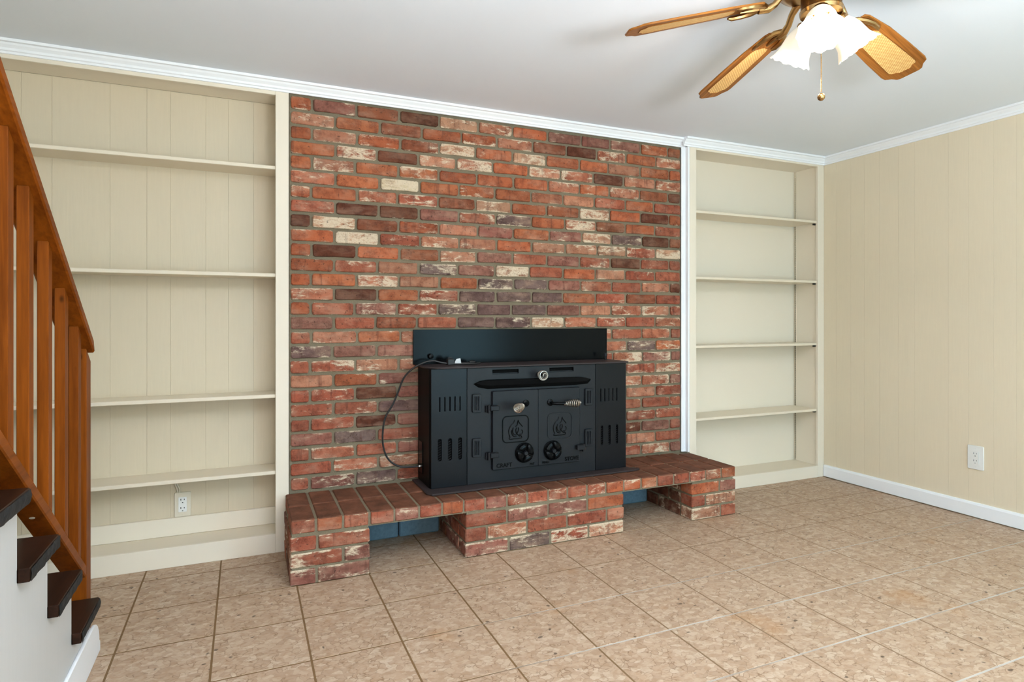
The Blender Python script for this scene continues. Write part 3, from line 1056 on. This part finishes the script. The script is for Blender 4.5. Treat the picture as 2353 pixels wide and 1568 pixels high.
def dial(par, x, z, y, grooves):
    d = MB().lathe([(0.049, 0.0), (0.050, 0.007), (0.046, 0.012), (0.0, 0.013)], (x, y, z), (0, -1, 0), 32).build('draft_dial', BK, par, 0, True)
    g = sorted(grooves)
    for i, a in enumerate(g):
        b = g[(i + 1) % len(g)] + (360 if i == len(g) - 1 else 0)
        a2, b2 = a + 5, b - 5
        rings = [(0.014, 0.020), (0.022, 0.026), (0.034, 0.027), (0.043, 0.023), (0.0475, 0.012)]
        vs, fs, K = [], [], 9
        for r, h in rings:
            for k in range(K):
                pad = 0.0 if r > 0.03 else 4.0
                t = math.radians((a2 + pad) + (b2 - a2 - 2 * pad) * k / (K - 1))
                edge = 0.005 if k in (0, K - 1) else 0.0
                vs.append((x + r * math.cos(t), y - h + edge, z + r * math.sin(t)))
        for j in range(len(rings) - 1):
            for k in range(K - 1):
                p = j * K + k
                fs.append((p, p + 1, p + 1 + K, p + K))
        MB().add(vs, fs).build('dial_wing', BK, d, 0, True, solid=0.004)
    MB().lathe([(0.0115, 0.010), (0.0115, 0.024), (0.009, 0.027), (0.0, 0.027)], (x, y, z), (0, -1, 0), 12).build('dial_hub', CA, d, 0, True)


def hinge(x, z, side):
    h = MB()
    h.box(x - 0.012 if side < 0 else x - 0.034, x + 0.034 if side < 0 else x + 0.012, YS - 0.040, YS - 0.016, z - 0.012, z + 0.012)
    o = h.build('hinge', CA, stove, 0.003)
    xk = x - 0.012 if side < 0 else x + 0.012
    MB().tube([(xk, YS - 0.020, z - 0.024), (xk, YS - 0.020, z + 0.014)], 0.009, 10).build('hinge_pin', CA, o, 0, True)
    MB().box(xk - 0.014, xk + 0.014, YS - 0.014, YS - 0.0005, z - 0.022, z + 0.010).build('hinge_bracket', CA, o, 0.002)


YD = YS - 0.016
for side, (x0, x1, e0, e1, word, wx, small, sxp) in enumerate(((0.913, 1.1545, 0.961, 1.103, 'CRAFT', 0.971, 'PAT', 1.121), (1.1575, 1.392, 1.207, 1.347, 'STOVE', 1.346, 'PEND', 1.196))):
    door = plate('stove_door', [rrect(x0, x1, 0.336, 0.714, 0.003, 2)], 0.016, CA, stove, (0, YS - 0.008, 0), FACE_CAM, 0.0025)
    plate('emblem_frame', [rrect(e0, e1, 0.460, 0.592, 0.024, 5), rrect(e0 + 0.0035, e1 - 0.0035, 0.4635, 0.5885, 0.0215, 5)], 0.003, BK if side == 0 else CA, door, (0, YD - 0.0012, 0), FACE_CAM, 0.0008)
    strokes(door, e0, e1, 0.460, 0.592, YD - 0.0012)
    text_mesh('door_lettering', word, 0.027, 0.004, BK, door, (wx, YD - 0.001, 0.3530))
    text_mesh('door_lettering', small, 0.014, 0.003, BK, door, (sxp, YD - 0.001, 0.3465))
    if side == 0:
        dial(door, 1.078, 0.407, YD, (75, 160, 247, 338))
        MB().lathe([(0.017, 0.0), (0.017, 0.006), (0.010, 0.010), (0.0, 0.010)], (1.087, YD, 0.650), (0, -1, 0), 14).build('handle_boss', BK, door, 0, True)
        hr = MB().tube([(1.087, YD - 0.006, 0.650), (1.083, YD - 0.024, 0.650), (1.068, YD - 0.040, 0.648), (1.045, YD - 0.056, 0.646)], 0.007, 10).build('door_handle', BK, door, 0, True)
        coil('handle_coil', (1.047, YD - 0.054, 0.646), (0.987, YD - 0.108, 0.640), 0.008, 0.021, 9, 0.0026, hr)
    else:
        dial(door, 1.234, 0.405, YD, (97, 178, 270, 5))
        MB().lathe([(0.017, 0.0), (0.017, 0.006), (0.010, 0.010), (0.0, 0.010)], (1.222, YD, 0.646), (0, -1, 0), 14).build('handle_boss', BK, door, 0, True)
        hr = MB().tube([(1.222, YD - 0.006, 0.646), (1.224, YD - 0.026, 0.645), (1.236, YD - 0.036, 0.644), (1.285, YD - 0.042, 0.642)], 0.007, 10).build('door_handle', BK, door, 0, True)
        coil('handle_coil', (1.280, YD - 0.042, 0.642), (1.368, YD - 0.050, 0.642), 0.007, 0.020, 9, 0.0024, hr)
        box('door_latch', 1.372, 1.395, YD - 0.020, YD - 0.001, 0.632, 0.656, CA, door)
for x, z, s in ((0.903, 0.637, -1), (0.903, 0.410, -1), (1.402, 0.408, 1)):
    hinge(x, z, s)

# ------------------------------------------------------------------ power cord of the blower
cord = thing('power_cord', 'black power cord looping from the stove side up onto its top plate', 'cord', (0.55, -0.06, ZH))
pts = [(0.594, -0.060, 0.345), (0.560, -0.060, 0.345), (0.500, -0.058, 0.352), (0.450, -0.055, 0.385), (0.424, -0.052, 0.44), (0.418, -0.05, 0.51), (0.430, -0.05, 0.59),
       (0.468, -0.05, 0.655), (0.496, -0.05, 0.72), (0.520, -0.055, 0.78), (0.560, -0.07, 0.825), (0.610, -0.085, 0.853), (0.655, -0.095, 0.862), (0.700, -0.10, 0.852), (0.728, -0.105, 0.848)]
fine = []
for i in range(len(pts) - 1):
    for q in range(4):
        t = q / 4
        p_1, p_2 = Vector(pts[max(i - 1, 0)]), Vector(pts[i])
        p_3, p_4 = Vector(pts[i + 1]), Vector(pts[min(i + 2, len(pts) - 1)])
        fine.append(0.5 * ((2 * p_2) + (p_3 - p_1) * t + (2 * p_1 - 5 * p_2 + 4 * p_3 - p_4) * t * t + (3 * p_2 - p_1 - 3 * p_3 + p_4) * t ** 3))
fine.append(Vector(pts[-1]))
MB().tube(fine, 0.0045, 8).build('cord', M['rubber'], cord, 0, True)
MB().lathe([(0.0, 0.012), (0.006, 0.011), (0.008, 0.0)], (0.603, -0.060, 0.345), (-1, 0, 0), 10).build('strain_relief', M['spring'], cord, 0, True)
ZT = SZ1 + 0.0085
sw = MB().box(0.722, 0.758, -0.122, -0.092, ZT, ZT + 0.030).build('inline_plug', M['rubber'], cord, 0.003)
MB().box(0.728, 0.750, -0.108, -0.098, ZT + 0.0305, ZT + 0.037).build('plug_ridge', M['rubber'], sw, 0.002)
plate('paper_tag', [[(0, 0), (0.034, 0.004), (0.033, 0.010), (0.030, 0.028), (0.010, 0.025), (0.003, 0.014)]], 0.0008, M['label'], cord, (0.760, -0.112, ZT + 0.004))
MB().tube([(0.756, -0.105, ZT + 0.010), (0.80, -0.098, ZT + 0.007), (0.845, -0.09, ZT + 0.0065)], 0.0045, 8).build('plug_lead', M['rubber'], cord, 0, True)
pb = MB().lathe([(0.0, 0.0), (0.007, 0.001), (0.009, 0.02), (0.006, 0.034), (0.0, 0.035)], (0.842, -0.09, ZT + 0.0095), (1, 0.1, 0), 10).build('plug', M['rubber'], cord, 0, True)
MB().tube([(0.74, -0.118, ZT + 0.0045), (0.80, -0.132, ZT + 0.0045), (0.86, -0.128, ZT + 0.0045), (0.895, -0.112, ZT + 0.0045), (0.88, -0.10, ZT + 0.0045)], 0.0042, 8).build('cord', M['rubber'], cord, 0, True)

# ------------------------------------------------------------------ staircase
stairs = thing('staircase', 'white boxed staircase with dark walnut treads in the left foreground', 'staircase', (-1.05, -1.2, 0))
XS = -0.626
XE = -0.603
TZ = [0.200, 0.373, 0.543, 0.712, 0.882]
TN = [-0.728, -0.957, -1.183, -1.404, -1.630]          # nosing of each tread (towards the bookcase)
RI = [-0.748, -0.967, -1.191, -1.407, -1.632, -1.86]    # riser under / behind each tread
poly = [(RI[0], 0.0)]
for i in range(5):
    poly += [(RI[i], TZ[i] - 0.031), (RI[i + 1], TZ[i] - 0.031)]
poly += [(-2.05, TZ[4] - 0.031), (-2.05, 0.0)]
plate('side_skirt', [poly], 0.02, M['skirt'], stairs, (XS - 0.01, 0, 0), FACE_X, 0.001)
for i in range(5):
    tr = MB().prism([(-1.55, TN[i]), (XE - 0.006, TN[i]), (XE, TN[i] - 0.004), (XE, RI[i + 1] - 0.002), (XS + 0.0005, RI[i + 1] - 0.002), (XS + 0.0005, RI[i + 1]), (-1.55, RI[i + 1])],
                    lambda a, b, d: (a, b, d), TZ[i] - 0.030, TZ[i]).build('tread', M['tread'], stairs, 0.002)
    m = MB()
    K = 14
    vs, fs = [], []
    for k in range(K + 1):
        y = TN[i] - 0.004 + (RI[i + 1] - 0.002 - TN[i] + 0.004) * k / K
        vs += [(XE + rnd.uniform(0.0005, 0.0025), y, TZ[i] - 0.002), (XE + rnd.uniform(0.0015, 0.004), y, TZ[i] - 0.014 + rnd.uniform(-0.003, 0.003)), (XE + rnd.uniform(0.0003, 0.002), y, TZ[i] - 0.029 - rnd.uniform(0, 0.002))]
    for k in range(K):
        for q in range(2):
            p = k * 3 + q
            fs.append((p, p + 1, p + 4, p + 3))
    m.add(vs, fs).build('tread_end_grain', M['tread_edge'], tr)
    zlo = TZ[i - 1] if i else 0.0
    box('riser', -1.55, XS - 0.0205, RI[i] - 0.016, RI[i], zlo + 0.0005, TZ[i] - 0.0305, M['skirt'], stairs)
base = [(-2.05, 0.002), (-2.05, 0.113), (-0.742, 0.113)]
for k in range(7):
    a = math.radians(90 - 90 * k / 6)
    base.append((-0.742 + 0.075 * math.cos(a), 0.038 + 0.075 * math.sin(a)))
base += [(-0.655, 0.03), (-0.655, 0.002)]
plate('skirt_baseboard', [base], 0.010, M['white'], stairs, (XS + 0.0052, 0, 0), FACE_X, 0.002)

railing = thing('stair_railing', 'orange stained wooden railing with square balusters beside the white staircase', 'railing', (-0.66, -1.1, 0))
RX0, RX1 = -0.664, -0.640
zr = lambda y: 1.462 - 0.718 * (y + 1.401)      # underside of the handrail
zb = lambda y: 0.846 - 0.745 * (y + 1.455)      # top of the bottom rail
ye = -0.700
MB().prism([(-2.05, zr(-2.05)), (ye, zr(ye)), (ye, zr(ye) + 0.010), (ye - 0.012, zr(ye - 0.012) + 0.034), (-2.05, zr(-2.05) + 0.034)], lambda a, b, d: (d, a, b), -0.700, -0.622).build('handrail', M['rail_y'], railing, 0.004)
MB().prism([(-2.05, zb(-2.05)), (-0.724, zb(-0.724)), (-0.724, zb(-0.724) - 0.037), (-2.05, zb(-2.05) - 0.037)], lambda a, b, d: (d, a, b), -0.694, RX1 + 0.001).build('bottom_rail', M['rail_y'], railing, 0.003)
brail = [o for o in railing.children if o.name.startswith('bottom_rail')][0]
for y in (-1.415, -1.145, -1.030):
    MB().lathe([(0.0, 0.0008), (0.0055, 0.0008), (0.0065, 0.0)], (-0.668, y, zb(y) - 0.0372), (0, -0.597, -0.802), 10).build('wood_plug', M['almond'], brail)
for ya, yb in ((-1.85, -1.815), (-1.70, -1.665), (-1.553, -1.518), (-1.411, -1.376), (-1.275, -1.241), (-1.124, -1.090), (-0.970, -0.934), (-0.822, -0.787)):
    MB().prism([(ya, zb(ya) - 0.002), (ya, zr(ya)), (yb, zr(yb)), (yb, zb(yb) - 0.002)], lambda a, b, d: (d, a, b), RX0, RX1).build('baluster', M['rail_z'], railing, 0.0015)
MB().prism([(-0.724, 0.0), (-0.724, zr(-0.724) - 0.0005), (-0.665, zr(-0.665) - 0.0005), (-0.665, 0.0)], lambda a, b, d: (d, a, b), -0.700, RX1 + 0.0005).build('newel_post', M['rail_z'], railing, 0.002)

# ------------------------------------------------------------------ ceiling fan with lamps
FX, FY, ZB = 1.385, -1.691, 1.927
fan = thing('ceiling_fan', 'brass ceiling fan with oak and cane blades and a lit three-lamp kit', 'fan', (FX, FY, CEIL))
BR = M['brass']
MB().lathe([(0.0, CEIL), (0.105, CEIL - 0.0005), (0.112, 2.135), (0.128, 2.115), (0.130, 2.075), (0.118, 2.052), (0.095, 2.040), (0.060, 2.036), (0.0, 2.036)], (FX, FY, 0), (0, 0, 1), 36).build('motor_housing', BR, fan, 0, True)
MB().lathe([(0.050, 2.036), (0.056, 2.028), (0.056, 1.992), (0.060, 1.986), (0.058, 1.975), (0.046, 1.968), (0.0, 1.967)], (FX, FY, 0), (0, 0, 1), 32).build('switch_housing', BR, fan, 0, True)
fit = MB().lathe([(0.034, 1.968), (0.040, 1.960), (0.036, 1.944), (0.020, 1.936), (0.008, 1.930), (0.0, 1.929)], (FX, FY, 0), (0, 0, 1), 24).build('lamp_fitter', BR, fan, 0, True)
for az in (-141, -21, 90):
    a = math.radians(az)
    ca, sa = math.cos(a), math.sin(a)
    at = lambda r, z: Vector((FX + ca * r, FY + sa * r, z))
    MB().tube([at(0.020, 1.958), at(0.036, 1.968), at(0.048, 1.966), at(0.056, 1.956)], 0.009, 10).build('lamp_arm', BR, fan, 0, True)
    ax = (at(0.13, 1.852) - at(0.05, 1.962)).normalized()
    o = at(0.048, 1.966)
    MB().lathe([(0.0, -0.004), (0.022, 0.0), (0.027, 0.006), (0.027, 0.020)], o, ax, 20).build('lamp_socket', BR, fan, 0, True)
    prof = [(0.026, 0.006), (0.031, 0.018), (0.040, 0.034), (0.047, 0.054), (0.050, 0.074), (0.053, 0.092), (0.060, 0.110), (0.069, 0.124)]
    wav = lambda j, t, r, h: (r + (0.0022 * math.cos(12 * t) if j >= 6 else 0), h + (0.0022 * math.cos(12 * t + 0.6) if j == 7 else 0))
    prof = [(r * 0.9, 0.006 + (h - 0.006) * 0.92) for r, h in prof]
    s = MB().lathe(prof, o, ax, 48, wav).build('lamp_shade', M['shade'], fan, 0, True, solid=0.0)
    MB().lathe([(0.0, 0.030), (0.012, 0.032), (0.018, 0.042), (0.024, 0.054), (0.026, 0.066), (0.022, 0.080), (0.013, 0.089), (0.0, 0.0915)], o, ax, 20).build('light_bulb', M['bulb'], s, 0, True)
    ld = bpy.data.lights.new('lamp_light', 'POINT')
    ld.energy, ld.color, ld.shadow_soft_size = LAMP_WATTS, (1.0, 0.93, 0.84), 0.026
    lo = bpy.data.objects.new('lamp_light', ld)
    link(lo, fan, o + ax * 0.126)
# pull chain
m = MB()
z = 1.929
ch = MB()
while z > 1.742:
    ch.lathe([(0.0, 0.0021), (0.0016, 0.0012), (0.0021, 0.0), (0.0016, -0.0012), (0.0, -0.0021)], (FX, FY, z), (0, 0, 1), 6)
    z -= 0.0040
chain = ch.build('pull_chain', BR, fan, 0, True)
MB().lathe([(0.0, 0.0115), (0.005, 0.0105), (0.0095, 0.006), (0.0110, 0.0), (0.0095, -0.006), (0.005, -0.0105), (0.0, -0.0115)], (FX, FY, 1.729), (0, 0, 1), 16).build('chain_ball', BR, chain, 0, True)

R0, R1 = 0.185, 0.585
bo = [(R0, -0.038), (R0 + 0.015, -0.046), (0.30, -0.060), (0.42, -0.066), (0.530, -0.069), (0.548, -0.066), (0.562, -0.050), (0.580, -0.040), (R1, -0.030),
      (R1, 0.030), (0.580, 0.040), (0.562, 0.050), (0.548, 0.066), (0.530, 0.069), (0.42, 0.066), (0.30, 0.060), (R0 + 0.015, 0.046), (R0, 0.038)]
blade_me = curve_mesh([bo], 0.006, 0.0012)
blade_me.materials.clear()
blade_me.materials.append(M['oak'])
co = [(0.262, -0.004), (0.270, -0.026), (0.285, -0.034), (0.46, -0.042), (0.520, -0.044), (0.532, -0.040), (0.538, -0.026), (0.548, -0.018), (0.548, 0.018), (0.538, 0.026), (0.532, 0.040),
      (0.520, 0.044), (0.46, 0.042), (0.285, 0.034), (0.270, 0.026), (0.262, 0.004)]
cane_me = curve_mesh([co], 0.0012)
cane_me.materials.clear()
cane_me.materials.append(M['cane'])
rim = MB().tube([(a, b, 0) for a, b in co + co[:1]], 0.0014, 6, False)
o_ = rim.build('cane_rim', M['oak'], None, 0, True, origin=(0, 0, 0))
rim_me = o_.data
bpy.data.objects.remove(o_)
# blade iron: neck dropping from the motor, then a two-lobed brass fork under the blade root
im = MB()
im.tube([(0.070, 0, 0.030), (0.095, 0, 0.026), (0.118, 0, 0.016), (0.140, 0, -0.004), (0.160, 0, -0.012), (0.190, 0, -0.010)], [0.013, 0.012, 0.010, 0.010, 0.012, 0.012], 10)
for s in (-1, 1):
    im.tube([(0.165, 0.0, -0.008), (0.182, s * 0.018, -0.004), (0.200, s * 0.033, -0.007), (0.228, s * 0.042, -0.0075), (0.256, s * 0.043, -0.0075), (0.268, s * 0.038, -0.007)], [0.009, 0.009, 0.0085, 0.008, 0.0075, 0.004], 8)
im.tube([(0.185, 0, -0.007), (0.215, 0.002, -0.008), (0.245, 0, -0.0075)], [0.010, 0.007, 0.003], 8)
o_ = im.build('blade_iron', BR, None, 0, True, origin=(0, 0, 0))
iron_me = o_.data
bpy.data.objects.remove(o_)
PITCHDEG = -13
for k in range(5):
    az = math.radians(82.8 + 72 * k)
    rot = Matrix.Rotation(az, 4, 'Z')
    bl_o = bpy.data.objects.new('fan_blade', blade_me)
    link(bl_o, fan, (FX, FY, ZB + 0.108))
    bl_o.rotation_euler = (rot @ Matrix.Rotation(math.radians(10.5), 4, 'Y') @ Matrix.Rotation(math.radians(PITCHDEG), 4, 'X')).to_euler()
    for nm, me, dz in (('cane_insert', cane_me, -0.0034), ('cane_rim', rim_me, -0.0036)):
        c_ = bpy.data.objects.new(nm, me)
        col.objects.link(c_)
        c_.parent = bl_o
        c_.location = (0, 0, dz)
    ir = bpy.data.objects.new('blade_iron', iron_me)
    link(ir, fan, (FX, FY, ZB + 0.108))
    ir.rotation_euler = (rot @ Matrix.Rotation(math.radians(10.5), 4, 'Y') @ Matrix.Rotation(math.radians(PITCHDEG * 0.6), 4, 'X')).to_euler()
